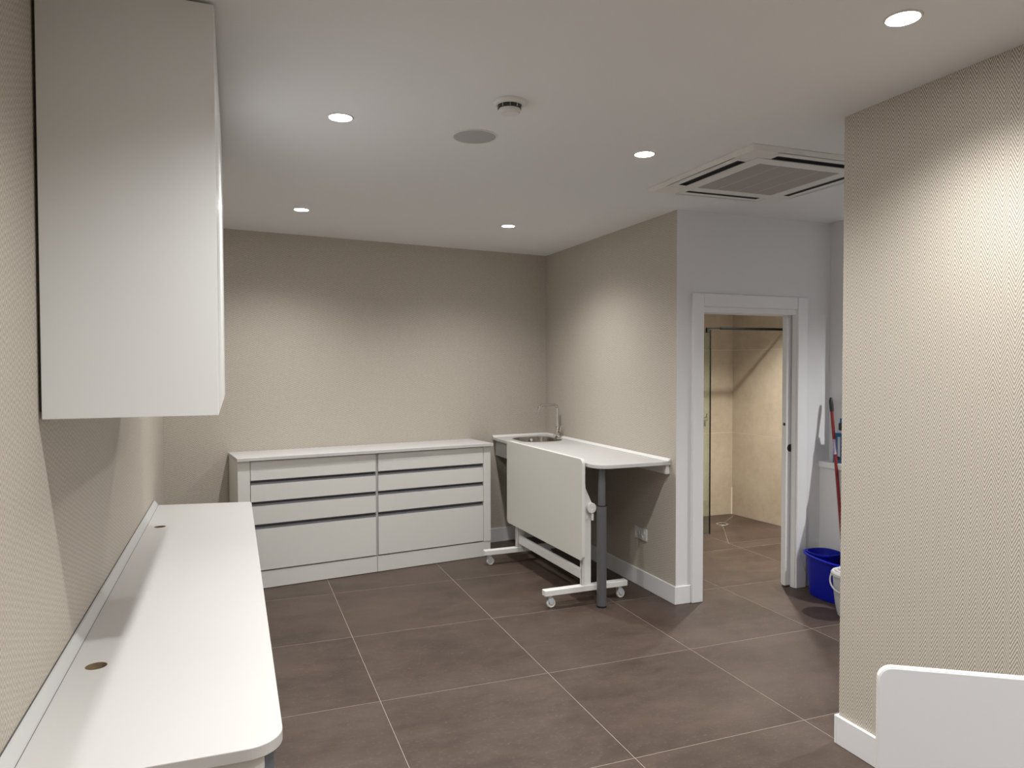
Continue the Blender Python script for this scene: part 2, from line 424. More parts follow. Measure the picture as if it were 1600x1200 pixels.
struct('flush_pull', lathe(B(), [(0, -0.004), (0.020, -0.004), (0.024, -0.006), (0.028, -0.002), (0.028, 0.0), (0, 0)], LX+0.038, DW+0.040, 1.032, 28, ROTX(R(-90))), 'black', 'round black flush pull', dr)
struct('lock_hole', lathe(B(), [(0, -0.002), (0.011, -0.002), (0.012, 0.0), (0, 0)], LX, DW+0.060, 1.207, 20, ROTY(R(90))), 'black', 'round black edge pull', dr)

# ------------------------------------------------------------------ ceiling fittings
def spot(name, loc, watts, col, angle=SPOT_ANGLE, blend=SPOT_BLEND, rad=0.035):
    l = bpy.data.lights.new(name, 'SPOT'); l.energy = watts; l.color = col
    l.spot_size = R(angle); l.spot_blend = blend; l.shadow_soft_size = rad
    o = bpy.data.objects.new(name, l); COL.objects.link(o); o.location = loc; return o
def downlight(x, y, label, watts, col, z=CEIL, group='recessed ceiling downlights', angle=SPOT_ANGLE):
    t = thing('downlight', label, 'ceiling light', (x, y, z), 0, group)
    obj('trim_ring', lathe(B(), [(0.046, -0.0008), (0.048, -0.004), (0.054, -0.003), (0.056, 0.0), (0.046, 0.0)], seg=36), 'whiteplastic', t, sm=True)
    obj('lens', lathe(B(), [(0, -0.0022), (0.040, -0.0020), (0.0465, -0.0008), (0.0465, 0.0), (0, 0.0)], seg=36), 'lamp', t, sm=True)
    s = spot('downlight_beam', (0, 0, -0.012), watts, col, angle); s.parent = t
    return t
for x, y, lab, k in (
        (0.431, 3.148, 'lit round downlight nearest the wall cabinet, left of the ceiling speaker', 1.0),
        (0.432, 5.085, 'lit round downlight above the left end of the drawers', 1.0),
        (1.942, 5.133, 'lit round downlight above the sink bench, by the far corner', 1.0),
        (1.922, 3.155, 'lit round downlight beside the ceiling air conditioner', 1.0),
        (1.910, 1.650, 'lit round downlight by the foreground wall, at the top right', 1.0),
        (0.431, 1.650, 'round downlight behind the near end of the wall cabinet, above the camera', 1.0),
        (0.431, 0.150, 'round downlight behind the camera on the left', 1.0),
        (1.910, 0.150, 'round downlight behind the camera on the right', 1.0),
        (0.431, -1.40, 'unseen downlight added far behind the camera on the left for extra light', 1.0),  # unseen pair added to brighten the foreground table and cabinet end
        (1.910, -1.40, 'unseen downlight added far behind the camera on the right for extra light', 1.0)):
    downlight(x, y, lab, SPOT_W*k, ROOM_LIGHT)
downlight(4.62, 2.60, 'round downlight of the hall beyond the foreground wall', SPOT_W*3.0, HALL_LIGHT)
downlight(4.40, 5.24, 'round downlight of the shower room ceiling', SPOT_W*3.5, BATH_LIGHT, 2.55, angle=122)

t = thing('smoke_detector', 'white round smoke detector with a dark vent ring on the ceiling', 'smoke detector', (1.038, 2.725, CEIL))
obj('base', lathe(B(), [(0, 0), (0.066, 0), (0.066, -0.006), (0.060, -0.014), (0.054, -0.018), (0, -0.018)], seg=40), 'whiteplastic', t, sm=True)
obj('vent_ring', lathe(B(), [(0, -0.017), (0.050, -0.017), (0.046, -0.030), (0, -0.030)], seg=40), 'black', t, sm=True)
hd = obj('head', lathe(B(), [(0, -0.029), (0.041, -0.029), (0.044, -0.033), (0.043, -0.043), (0.036, -0.049), (0, -0.050)], seg=40), 'whiteplastic', t, sm=True)
for k in range(10):
    a = 2*math.pi*k/10
    bm = box(B(), 0.040, 0.0505, -0.0008, 0.0008, -0.030, -0.017); bm.transform(Matrix.Rotation(a, 4, 'Z')); obj('fin', bm, 'whiteplastic', t)

t = thing('ceiling_speaker', 'round grey mesh speaker flush in the ceiling', 'speaker', (1.044, 3.191, CEIL))
obj('rim', lathe(B(), [(0.097, 0), (0.097, -0.004), (0.101, -0.005), (0.105, -0.003), (0.106, 0)], seg=48), 'whiteplastic', t, sm=True)
obj('grille', lathe(B(), [(0, -0.0042), (0.07, -0.004), (0.0968, -0.003), (0.0968, 0), (0, 0)], seg=48), 'speaker', t, sm=True)

# ceiling cassette air conditioner
AX, AY, AS = 2.787, 3.292, 0.475
t = thing('ceiling_air_conditioner', 'square white cassette air conditioner with grey intake grille in the ceiling', 'air conditioner', (AX, AY, CEIL))
t.scale = (1, 1, 0.8)
def frame_plate(s, z0, z1, inner):
    bm = B()
    for a, b in (((-s, s), (-s, -inner)), ((-s, s), (inner, s)), ((-s, -inner), (-inner, inner)), ((inner, s), (-inner, inner))):
        box(bm, a[0], a[1], b[0], b[1], z0, z1)
    return bm
# outer skirt, sloping from the ceiling to the face
bm = B(); so, si = AS, AS-0.022
ring = []
for s, z in ((so, 0.0), (so, -0.006), (si, -0.026), (si-0.01, -0.026), (si-0.01, 0.0)):
    ring.append([bm.verts.new((s*a, s*b, z)) for a, b in ((-1, -1), (1, -1), (1, 1), (-1, 1))])
for a, b in zip(ring, ring[1:]+ring[:1]):
    for k in range(4): bm.faces.new((a[k], a[(k+1) % 4], b[(k+1) % 4], b[k]))
obj('skirt', bm, 'ac', t)
bm = B(); box(bm, -si, si, -si, si, -0.010, -0.002); obj('back_plate', bm, 'acslot', t)
SLH, S0, S1, GI = 0.262, 0.345, 0.397, 0.268
for k in range(4):
    rot = Matrix.Rotation(k*math.pi/2, 4, 'Z')
    bm = B(); box(bm, -SLH-0.04, SLH+0.04, S1, si-0.001, -0.026, -0.010, 0.002); box(bm, -SLH-0.04, -SLH, S0+0.001, S1, -0.026, -0.010); box(bm, SLH, SLH+0.04, S0+0.001, S1, -0.026, -0.010)
    bm.transform(rot); obj('outlet_frame', bm, 'ac', t)
    bm = B(); box(bm, -SLH+0.004, SLH-0.004, -0.012, 0.012, -0.0015, 0.0015, 0.001); bm.transform(Matrix.Translation((0, S1-0.015, -0.014)) @ ROTX(R(-20))); bm.transform(rot)
    obj('louvre', bm, 'acslot', t)
    bm = B(); box(bm, -SLH, SLH, S0+0.0005, S0+0.003, -0.0258, -0.010); box(bm, -SLH, SLH, S1-0.003, S1, -0.0245, -0.010); box(bm, -SLH, -SLH+0.003, S0+0.003, S1-0.003, -0.0245, -0.010); box(bm, SLH-0.003, SLH, S0+0.003, S1-0.003, -0.0245, -0.010)
    bm.transform(rot); obj('outlet_throat', bm, 'acslot', t)
    bm = box(B(), SLH+0.042, si-0.001, SLH+0.042, si-0.001, -0.0275, -0.010, 0.003); bm.transform(rot); obj('corner_cover', bm, 'ac', t)
gp = obj('intake_frame', frame_plate(S0-0.001, -0.030, -0.010, GI), 'ac', t)
bm = B()
for k in range(45): x = -GI+0.006+k*(2*GI-0.012)/44; box(bm, x-0.0042, x+0.0042, -GI, GI, -0.029, -0.022)
o = obj('grille_slats', bm, 'acgrille', t); o['kind'] = 'stuff'
obj('filter', box(B(), -GI, GI, -GI, GI, -0.020, -0.012), 'acgrille', t)
for x in (-0.134, 0.0, 0.134): obj('grille_bar', box(B(), x-0.004, x+0.004, -GI, GI, -0.0298, -0.022), 'acbar', t)
for sx in (-0.18, 0.18): obj('latch', box(B(), sx-0.018, sx+0.018, S0-0.03, S0-0.018, -0.032, -0.029, 0.001), 'whiteplastic', t)

# ------------------------------------------------------------------ wall cabinet
CX0, CX1, CY0, CY1, CZ0, CZ1 = LW+0.009, -0.045, 2.289, 3.915, 1.500, 2.692
t = thing('wall_cabinet', 'tall white wall cabinet hanging above the long worktop', 'cabinet', (CX0, CY0, CZ0))
bm = box(B(), CX0, CX1-0.021, CY0+0.019, CY1, CZ0, CZ1); box(bm, CX0, CX1, CY0, CY0+0.019, CZ0, CZ1, 0.0012)
obj('body', bm, 'lacquer', t, world=True)
n = 3; w = (CY1-CY0-0.019)/n
for k in range(n):
    d = obj('door', box(B(), CX1-0.019, CX1, CY0+0.019+k*w+0.0012, CY0+0.019+(k+1)*w-0.0012, CZ0, CZ1-0.002, 0.0015, 2), 'lacquer', t, world=True)
obj('gap_shade', box(B(), LW+0.001, CX0, CY0+0.02, CY1-0.02, CZ0+0.02, CZ1-0.02), 'seal_and_gap_shade', t, world=True)  # dark filler paints the shade of the narrow gap behind the cabinet

# ------------------------------------------------------------------ long worktop on the left and the cabinets under it
WZ, WT = 0.740, 0.030
WY0, WY1 = 1.800, 5.150
t = thing('long_worktop', 'long white laminate worktop with two cable holes along the left wall', 'worktop', (-0.2, WY0, WZ-WT))
pts = round_poly([(LW+0.002, WY0), (0.103, WY0-0.004), (0.095, WY1-0.045), (LW+0.002, WY1+0.055)], [0, 0.085, 0.022, 0], 12)
wt = obj('top', prism(B(), pts, WZ-WT, WZ, 0.002), 'worktop', t, world=True)
HOLES = ((-0.402, 4.494), (-0.400, 2.467))
cb = B()
for hx, hy in HOLES: lathe(cb, [(0, -0.2), (0.0300, -0.2), (0.0300, 0.1), (0, 0.1)], hx, hy, WZ, 32)
cb.transform(XF[t.name].inverted()); cut(wt, cb)
for hx, hy in HOLES:
    obj('cable_hole', lathe(B(), [(0.0299, -WT+0.0005), (0.0299, -0.0008), (0.0290, -0.0008), (0.0290, -WT+0.0005), (0.0299, -WT+0.0005)], hx, hy, WZ, 32), 'chipboard', t, 'raw chipboard rim of the cable hole', True, True)
bm = B(); prof = [(LW+0.001, 0.0005), (LW+0.027, 0.0005), (LW+0.025, 0.006), (LW+0.008, 0.032), (LW+0.001, 0.034)]
v0 = [bm.verts.new((x, WY0, WZ+z)) for x, z in prof]; v1 = [bm.verts.new((x, WY1+0.045, WZ+z)) for x, z in prof]
for k in range(5): bm.faces.new((v0[k], v0[(k+1) % 5], v1[(k+1) % 5], v1[k]))
bm.faces.new(v0); bm.faces.new(v1)
obj('sealing_strip', bm, 'strip', t, 'thin raised strip against the wall', world=True)
obj('joint_line', box(B(), LW+0.0265, LW+0.0285, WY0, WY1+0.045, WZ-0.0005, WZ+0.0006), 'seal_and_gap_shade', t, world=True)
obj('joint_line', box(B(), LW+0.0005, LW+0.003, WY0, WY1+0.045, WZ+0.0335, WZ+0.0362), 'seal_and_gap_shade', t, world=True)

def base_unit(y0, y1, label):
    t = thing('base_cabinet', label, 'cabinet', (-0.2, y0, 0), 0, 'cabinets under the long worktop')
    top = WZ-WT-0.001
    obj('body', box(B(), LW+0.004, 0.058, y0+0.0005, y1-0.0005, 0.10, top, 0.001), 'melamine', t, world=True)
    obj('plinth', box(B(), LW+0.004, 0.020, y0+0.0005, y1-0.0005, 0.0, 0.099), 'melamine', t, world=True)
    bm = B(); box(bm, 0.0585, 0.0615, y0+0.001, y1-0.001, 0.655, top-0.002); box(bm, 0.0615, 0.082, y0+0.001, y1-0.001, top-0.006, top-0.002); box(bm, 0.0615, 0.082, y0+0.001, y1-0.001, 0.655, 0.659)
    obj('handle_channel', bm, 'channel', t, 'dark grey handle channel under the worktop', world=True)
    ym = (y0+y1)/2
    for a, b in ((y0, ym), (ym, y1)):
        obj('door', box(B(), 0.0595, 0.079, a+0.0015, b-0.0015, 0.104, 0.653, 0.0015), 'melamine', t, world=True)
base_unit(1.830, 2.925, 'white cabinet under the near rounded end of the long worktop')
base_unit(2.925, 4.020, 'white cabinet under the middle of the long worktop')
base_unit(4.020, 5.090, 'white cabinet under the far end of the long worktop')

# ------------------------------------------------------------------ drawer cabinets on the back wall
DA = math.atan(BSL)
DO = (0.012, 5.5685, 0)
DD = 0.420
CHN = [(0.806, 0.773), (0.648, 0.615), (0.480, 0.444)]
def drawer_unit(x0, x1, px0, px1, label):
    """x0..x1 drawer fronts; px0..px1 whole unit with its end panel (local, along the wall)"""
    t = thing('drawer_cabinet', label, 'cabinet', DO, DA, 'drawer cabinets on the back wall')
    obj('carcass', box(B(), px0, px1, 0.050, DD, 0.0, 0.952), 'melamine', t)
    if px0 < x0-0.03: obj('end_panel', box(B(), px0, x0-0.004, 0.0, 0.050, 0.132, 0.952, 0.001), 'drawer', t)
    if px1 > x1+0.03: obj('end_panel', box(B(), x1+0.004, px1, 0.0, 0.050, 0.132, 0.952, 0.001), 'drawer', t)
    obj('plinth', box(B(), px0+0.003, px1-0.0005, 0.004, 0.050, 0.004, 0.129, 0.001), 'drawer', t)
    zs = [0.947]+[z for c in CHN for z in c]+[0.140]
    for k in range(4):
        z1, z0 = zs[2*k], zs[2*k+1]
        bm = B()
        # front with a bevelled lower grip edge
        prof = [(0.0, z1), (0.020, z1), (0.020, z0+0.014), (0.004, z0), (0.0, z0+0.002)] if k < 3 else [(0.0, z1), (0.020, z1), (0.020, z0), (0.0, z0)]
        a = [bm.verts.new((x0, y, z)) for y, z in prof]; b = [bm.verts.new((x1, y, z)) for y, z in prof]; m_ = len(prof)
        for q in range(m_): bm.faces.new((a[q], a[(q+1) % m_], b[(q+1) % m_], b[q]))
        bm.faces.new(a); bm.faces.new(b)
        obj('drawer', bm, 'drawer', t)
    for za, zb in CHN:
        bm = B()
        prof = [(0.036, za+0.012), (0.036, zb+0.021), (0.014, zb+0.016), (0.011, zb+0.014), (0.009, zb+0.001), (0.004, zb+0.001), (0.004, zb-0.001), (0.046, zb-0.001), (0.046, za+0.012)]
        a = [bm.verts.new((x0+0.001, y, z)) for y, z in prof]; b = [bm.verts.new((x1-0.001, y, z)) for y, z in prof]; m_ = len(prof)
        for q in range(m_): bm.faces.new((a[q], a[(q+1) % m_], b[(q+1) % m_], b[q]))
        bm.faces.new(a); bm.faces.new(b)
        obj('handle_channel', bm, 'channel', t, 'grey recessed handle channel')
    return t
ul = drawer_unit(0.090, 1.0345, 0.0, 1.0455, 'white four drawer cabinet on the left of the back wall pair')
ur = drawer_unit(1.0565, 1.990, 1.0465, 2.062, 'white four drawer cabinet on the right of the back wall pair, beside the sink bench')
obj('filler_strip', box(B(), 1.0365, 1.0455, 0.008, 0.050, 0.132, 0.950), 'filler', ul)
obj('filler_strip', box(B(), 1.0465, 1.0545, 0.008, 0.050, 0.132, 0.950), 'filler', ur)
o = obj('drawer_worktop', box(B(), -0.006, 2.080, -0.022, DD+0.006, 0.953, 0.978, 0.0015), 'worktop')
o.location = DO; o.rotation_euler = (0, 0, DA)
tag(o, 'thin white top lying over both drawer cabinets', 'worktop')

# ------------------------------------------------------------------ sink bench
BZ, BT = 0.980, 0.026
BX0, BX1, BY0 = 2.232, RW-0.002, 4.262
t = thing('sink_bench', 'white height adjustable bench with a grey leg along the right wall', 'bench', (2.5, 4.3, 0))
pts = round_poly([(BX0, BY0-0.018), (BX1, BY0), (BX1, back_y(BX1)-0.003), (BX0, back_y(BX0)-0.003)], [0.11, 0, 0, 0.0], 14)
top = obj('top', prism(B(), pts, BZ-BT, BZ, 0.003), 'worktop', t, world=True)
sink_out = round_poly([(2.345, 5.765), (2.725, 5.765), (2.725, 6.215), (2.345, 6.185)], [0.13, 0.13, 0.11, 0.13], 10)
cb = prism(B(), sink_out, BZ-0.2, BZ+0.1); cb.transform(XF[t.name].inverted()); cut(top, cb)
# sealing strips along both walls
bm = B(); prof = [(0.0, 0.0005), (-0.024, 0.0005), (-0.022, 0.004), (-0.007, 0.017), (0.0, 0.018)]
a = [bm.verts.new((BX1+x, BY0-0.002, BZ+z)) for x, z in prof]; b = [bm.verts.new((BX1+x, back_y(BX1)-0.004, BZ+z)) for x, z in prof]
for q in range(5): bm.faces.new((a[q], a[(q+1) % 5], b[(q+1) % 5], b[q]))
bm.faces.new(a); bm.faces.new(b); obj('sealing_strip', bm, 'edge', t, world=True)
bm = B()
a = [bm.verts.new((BX0, back_y(BX0)-0.003+x, BZ+z)) for x, z in prof]; b = [bm.verts.new((BX1-0.02, back_y(BX1-0.02)-0.003+x, BZ+z)) for x, z in prof]
for q in range(5): bm.faces.new((a[q], a[(q+1) % 5], b[(q+1) % 5], b[q]))
bm.faces.new(a); bm.faces.new(b); obj('sealing_strip', bm, 'edge', t, world=True)
obj('joint_line', box(B(), BX1-0.0260, BX1-0.0240, BY0, back_y(BX1)-0.03, BZ-0.0004, BZ+0.0006), 'seal_and_gap_shade', t, world=True)
obj('apron', box(B(), BX0+0.030, BX0+0.048, 5.20, back_y(BX0)-0.006, 0.812, BZ-BT-0.0005, 0.001), 'filler', t, world=True)
obj('apron', box(B(), BX0+0.048, BX1-0.002, 5.20, 5.218, 0.812, BZ-BT-0.0005, 0.001), 'filler', t, world=True)
obj('wall_rail', box(B(), BX1-0.030, BX1-0.0005, BY0+0.012, 5.19, 0.890, BZ-BT-0.0005, 0.002), 'frame', t, 'white rail fixing the bench to the wall', world=True)
LG = (2.319, 4.342)
obj('leg', lathe(B(), [(0, 0.694), (0.0255, 0.694), (0.0255, 0.862), (0.0225, 0.872), (0.0225, BZ-BT), (0, BZ-BT)], LG[0], LG[1], 0, 28), 'leg', t, 'upper tube of the grey leg', True, True)
obj('leg', lathe(B(), [(0, 0.006), (0.033, 0.006), (0.033, 0.690), (0, 0.690)], LG[0], LG[1], 0, 28), 'leg', t, 'lower tube of the grey leg', True, True)
obj('collar', lathe(B(), [(0, 0.690), (0.0335, 0.690), (0.0335, 0.696), (0, 0.696)], LG[0], LG[1], 0, 28), 'black', t, 'thin black collar', True, True)
obj('foot', lathe(B(), [(0, 0.0), (0.032, 0.0), (0.035, 0.003), (0.035, 0.012), (0, 0.012)], LG[0], LG[1], 0, 28), 'black', t, None, True, True)

# sink basin set into the bench
t = thing('sink', 'stainless steel sink basin set into the white bench', 'sink', (2.535, 5.98, BZ-0.16))
cxs, cys = 2.535, 5.983
def scaled(p, s, dx=0): return [(cxs+(x-cxs)*s, cys+(y-cys)*s) for x, y in p]
bm = B(); rings = []
for s, z in ((1.030, 0.0008), (1.030, 0.0026), (1.0, 0.0030), (0.955, 0.0005), (0.945, -0.012), (0.925, -0.120), (0.86, -0.145), (0.60, -0.150), (0.15, -0.153)):
    rings.append([bm.verts.new((x, y, BZ+z)) for x, y in scaled(sink_out, s)])
for a, b in zip(rings, rings[1:]):
    m_ = len(a)
    for q in range(m_): bm.faces.new((a[q], a[(q+1) % m_], b[(q+1) % m_], b[q]))
bm.faces.new(rings[-1])
obj('basin', bm, 'steel', t, None, True, True)
obj('drain', lathe(B(), [(0, -0.1505), (0.035, -0.1505), (0.042, -0.148), (0.045, -0.1515), (0, -0.1515)], cxs, cys, BZ, 28), 'chrome', t, None, True, True)
obj('overflow', lathe(B(), [(0, 0.004), (0.011, 0.004), (0.014, 0.0), (0, 0)], 2.56, 6.172, BZ-0.026, 20, ROTX(R(90))), 'whiteplastic', t, 'small round overflow', True, True)

# tap
TX, TY = 2.762, 6.030
t = thing('tap', 'tall chrome swan neck tap at the back of the sink', 'tap', (TX, TY, BZ))
obj('body', lathe(B(), [(0, 0.0), (0.026, 0.0), (0.026, 0.005), (0.0205, 0.008), (0.0205, 0.105), (0.017, 0.110), (0, 0.110)], TX, TY, BZ, 28), 'chrome', t, None, True, True)
dx, dy = -0.965, -0.26                       # spout heading: out over the basin
path = [(0, 0, 0.10), (0, 0, 0.262)]+[(0.045*(1-math.cos(a)), 0, 0.262+0.045*math.sin(a)) for a in [k*math.pi/2/8 for k in range(1, 9)]]
path += [(0.172, 0, 0.307)]+[(0.172+0.048*math.sin(a), 0, 0.307-0.048*(1-math.cos(a))) for a in [k*R(82)/8 for k in range(1, 9)]]
path += [(0.225, 0, 0.225)]
tube_pts = [(TX+p[0]*dx, TY+p[0]*dy, BZ+p[2]) for p in path]
obj('spout', tube(B(), tube_pts, 0.0128, 16), 'chrome', t, None, True, True)
bm = B(); tube(bm, [(TX+0.018*0.3, TY-0.018, BZ+0.062), (TX+0.012, TY-0.040, BZ+0.064)], 0.013, 16); tube(bm, [(TX+0.012, TY-0.037, BZ+0.066), (TX+0.016, TY-0.046, BZ+0.120)], [0.006, 0.0045], 10)
obj('lever', bm, 'chrome', t, None, True, True)

# ------------------------------------------------------------------ flip-top tables on castors
def flip_table(label, loc, rz, y0, y1, ua, ub, tm, barh=0.323, th=0.025, rad=0.035):
    """local frame: length along Y, table top stands upright and faces -X"""
    t = thing('flip_top_table', label, 'table', loc, rz, 'folding tables on castors')
    z0, z1 = 0.310, 1.006; xa, xb = -0.037-th, -0.037
    # top plate standing on edge: rounded rectangle in YZ
    pts = round_poly([(y0, z0), (y1, z0), (y1, z1), (y0, z1)], [rad]*4, 6)
    bm = prism(B(), pts, 0.0, xb-xa, 0.0018)
    bm.transform(Matrix(((0, 0, 1, xa), (1, 0, 0, 0), (0, 1, 0, 0), (0, 0, 0, 1))))
    tp = obj('table_top', bm, tm, t)
    # edge band around the plate
    po = round_poly([(y0-0.0012, z0-0.0012), (y1+0.0012, z0-0.0012), (y1+0.0012, z1+0.0012), (y0-0.0012, z1+0.0012)], [rad+0.001]*4, 6)
    bm = B(); a = [bm.verts.new((xa+0.0015, p[0], p[1])) for p in po]; b = [bm.verts.new((xb-0.0015, p[0], p[1])) for p in po]; m_ = len(po)
    pi_ = round_poly([(y0+0.001, z0+0.001), (y1-0.001, z0+0.001), (y1-0.001, z1-0.001), (y0+0.001, z1-0.001)], [rad-0.001]*4, 6)
    c = [bm.verts.new((xb-0.0015, p[0], p[1])) for p in pi_]; d = [bm.verts.new((xa+0.0015, p[0], p[1])) for p in pi_]
    for q in range(m_):
        k = (q+1) % m_
        bm.faces.new((a[q], a[k], b[k], b[q])); bm.faces.new((b[q], b[k], c[k], c[q])); bm.faces.new((c[q], c[k], d[k], d[q])); bm.faces.new((d[q], d[k], a[k], a[q]))
    obj('edge_band', bm, 'edge', tp)
    for s, uy in ((-1, ua), (1, ub)):
        obj('foot_bar', box(B(), -barh, barh, uy-0.026, uy+0.026, 0.086, 0.126, 0.003), 'frame', t)
        bm = B(); box(bm, -0.034, 0.034, uy-0.014, uy+0.014, 0.126, 0.700, 0.002)
        box(bm, -0.034, -0.028, uy-0.020, uy+0.020, 0.126, 0.40, 0.001)
        obj('upright', bm, 'frame', t)
        # arm carrying the top: tapers from the pivot up to the plate
        bm = B(); prof = [(xb, 0.940), (xb+0.016, 0.925), (xb+0.024, 0.80), (0.034, 0.700), (0.036, 0.640), (0.010, 0.590), (xb, 0.560)]
        a = [bm.verts.new((x, uy+s*0.014, z)) for x, z in prof]; b = [bm.verts.new((x, uy+s*0.020, z)) for x, z in prof]; m_ = len(prof)
        for q in range(m_): bm.faces.new((a[q], a[(q+1) % m_], b[(q+1) % m_], b[q]))
        bm.faces.new(a); bm.faces.new(b); obj('pivot_arm', bm, 'frame', t)
        kn = obj('pivot_knob', lathe(B(), [(0, 0.0), (0.036, 0.0), (0.037, 0.004), (0.037, 0.016), (0.033, 0.021), (0.012, 0.0215), (0.010, 0.019), (0, 0.019)], 0.026, uy+s*0.020, 0.662, 28, ROTX(R(90 if s < 0 else -90))), 'frame', t, sm=True)
        obj('release_lever', box(B(), 0.026, 0.044, uy+s*0.031-0.005, uy+s*0.031+0.005, 0.575, 0.640, 0.003), 'frame', kn)
        obj('top_clip', box(B(), xb, xb+0.024, uy+s*0.006-0.012, uy+s*0.006+0.012, 0.895, 0.925, 0.002), 'frame', t)
        obj('top_clip', box(B(), xb, xb+0.012, uy+s*0.02-0.008, uy+s*0.02+0.008, 0.335, 0.352, 0.002), 'frame', t)
        for cx in (-barh+0.045, barh-0.055):
            cs = obj('castor', lathe(B(), [(0, 0.086), (0.017, 0.086), (0.018, 0.078), (0.013, 0.070), (0, 0.070)], cx, uy, 0, 18), 'frame', t, sm=True)
            ox = 0.010
            bm = B(); 
            for q in (-1, 1):
                prof = [(cx-0.014, 0.074), (cx+0.016, 0.074), (cx+ox+0.022, 0.050), (cx+ox+0.010, 0.026), (cx+ox-0.008, 0.026), (cx-0.016, 0.052)]
                a = [bm.verts.new((x, uy+q*0.0135, z)) for x, z in prof]; b = [bm.verts.new((x, uy+q*0.0165, z)) for x, z in prof]; m_ = len(prof)
                for e in range(m_): bm.faces.new((a[e], a[(e+1) % m_], b[(e+1) % m_], b[e]))
                bm.faces.new(a); bm.faces.new(b)
            box(bm, cx-0.014, cx+0.018, uy-0.0165, uy+0.0165, 0.067, 0.074, 0.001)
            obj('fork', bm, 'greyplastic', cs)
            obj('wheel', lathe(B(), [(0, -0.012), (0.010, -0.012), (0.012, -0.008), (0.020, -0.008), (0.023, -0.012), (0.028, -0.011), (0.0315, -0.006), (0.0315, 0.006), (0.028, 0.011), (0.023, 0.012), (0.020, 0.008), (0.012, 0.008), (0.010, 0.012), (0, 0.012)], cx+ox, uy, 0.0315, 28, ROTX(R(90))), 'whiteplastic', cs, sm=True)
    obj('crossbar', box(B(), -0.018, 0.012, ua+0.014, ub-0.014, 0.155, 0.220, 0.002), 'frame', t)
    return t
flip_table('folded flip-top table on castors standing against the sink bench', (2.240, 5.03, 0), math.atan2(0.035, 1.14), -0.630, 0.715, -0.570, 0.575, 'tabletop')
flip_table('white table folded upright in the right foreground corner', (1.793, 0.842, 0), R(55.9), -0.60, 0.60, -0.47, 0.47, 'table2', 0.30, 0.018, 0.028)

# ------------------------------------------------------------------ wall socket under the bench
t = thing('wall_socket', 'white double wall socket above the baseboard under the bench', 'socket', (RW, 4.645, 0.395))
def wbox(*a, **k): return box(B(), *a, **k)
pl = obj('plate', wbox(RW-0.010, RW-0.0002, 4.562, 4.730, 0.352, 0.438, bev=0.002), 'whiteplastic', t, world=True)
for cy in (4.605, 4.687):
    obj('insert', lathe(B(), [(0.0, -0.003), (0.019, -0.003), (0.0205, -0.012), (0.028, -0.012), (0.028, -0.009), (0, -0.009)], RW, cy, 0.395, 24, ROTY(R(90))), 'whiteplastic', pl, None, True, True)
    for q in (-0.0095, 0.0095): obj('pin_hole', lathe(B(), [(0, -0.0102), (0.0028, -0.0102), (0.0028, -0.004), (0, -0.004)], RW, cy+q, 0.395, 10, ROTY(R(90))), 'black', pl, None, True, True)

# ------------------------------------------------------------------ cleaning things by the low wall
# mop bucket: oval, flared, with a wringer basket
BXc, BYc, BH = 3.920, 3.915, 0.290
t = thing('mop_bucket', 'blue plastic mop bucket with wringer beside the doorway', 'bucket', (BXc, BYc, 0))
def oval(sx, sy, n=40, p=2.6):
    out = []
    for k in range(n):
        a = 2*math.pi*k/n; c, s = math.cos(a), math.sin(a)
        out.append((sx*math.copysign(abs(c)**(2/p), c), sy*math.copysign(abs(s)**(2/p), s)))
    return out
def loft(bm, secs, cx, cy, close_bottom=True, close_top=False):
    rs = [[bm.verts.new((cx+x, cy+y, z(x, y) if callable(z) else z)) for x, y in oval(sx, sy)] for sx, sy, z in secs]
    for a, b in zip(rs, rs[1:]):
        for q in range(len(a)): bm.faces.new((a[q], a[(q+1) % len(a)], b[(q+1) % len(a)], b[q]))
    if close_bottom: bm.faces.new(rs[0])
    if close_top: bm.faces.new(rs[-1])
lip = lambda dz: (lambda x, y: BH+dz+0.012*(y/0.2))      # pouring lip rises towards the doorway
bm = B()
loft(bm, [(0.096, 0.160, 0.0), (0.102, 0.166, 0.006), (0.117, 0.186, 0.20), (0.122, 0.193, lip(-0.02)), (0.124, 0.196, lip(-0.004)), (0.138, 0.214, lip(-0.010)), (0.140, 0.216, lip(0.0)), (0.128, 0.202, lip(0.006)), (0.119, 0.191, lip(-0.004)), (0.112, 0.182, 0.20), (0.098, 0.162, 0.010)], BXc, BYc)
bm.faces.new([v for v in bm.verts][-40:])
obj('body', bm, 'blue', t, None, True, True)
bm = B()
loft(bm, [(0.060, 0.060, 0.170), (0.085, 0.085, 0.20), (0.100, 0.098, BH+0.004), (0.104, 0.102, BH+0.022), (0.110, 0.108, BH+0.022), (0.110, 0.108, BH+0.012), (0.103, 0.101, BH+0.002)], BXc-0.002, BYc+0.075)
obj('wringer', bm, 'blue', t, 'blue wringer basket in the rim', True, True)
bm = B()
hp = [(BXc-0.105+0.210*k/16, BYc+0.196+0.022*math.sin(math.pi*k/16), BH-0.020-0.16*math.sin(math.pi*k/16)) for k in range(17)]
tube(bm, hp, 0.0032, 8); obj('handle', bm, 'greyplastic', t, 'thin carrying handle hanging down', True, True)

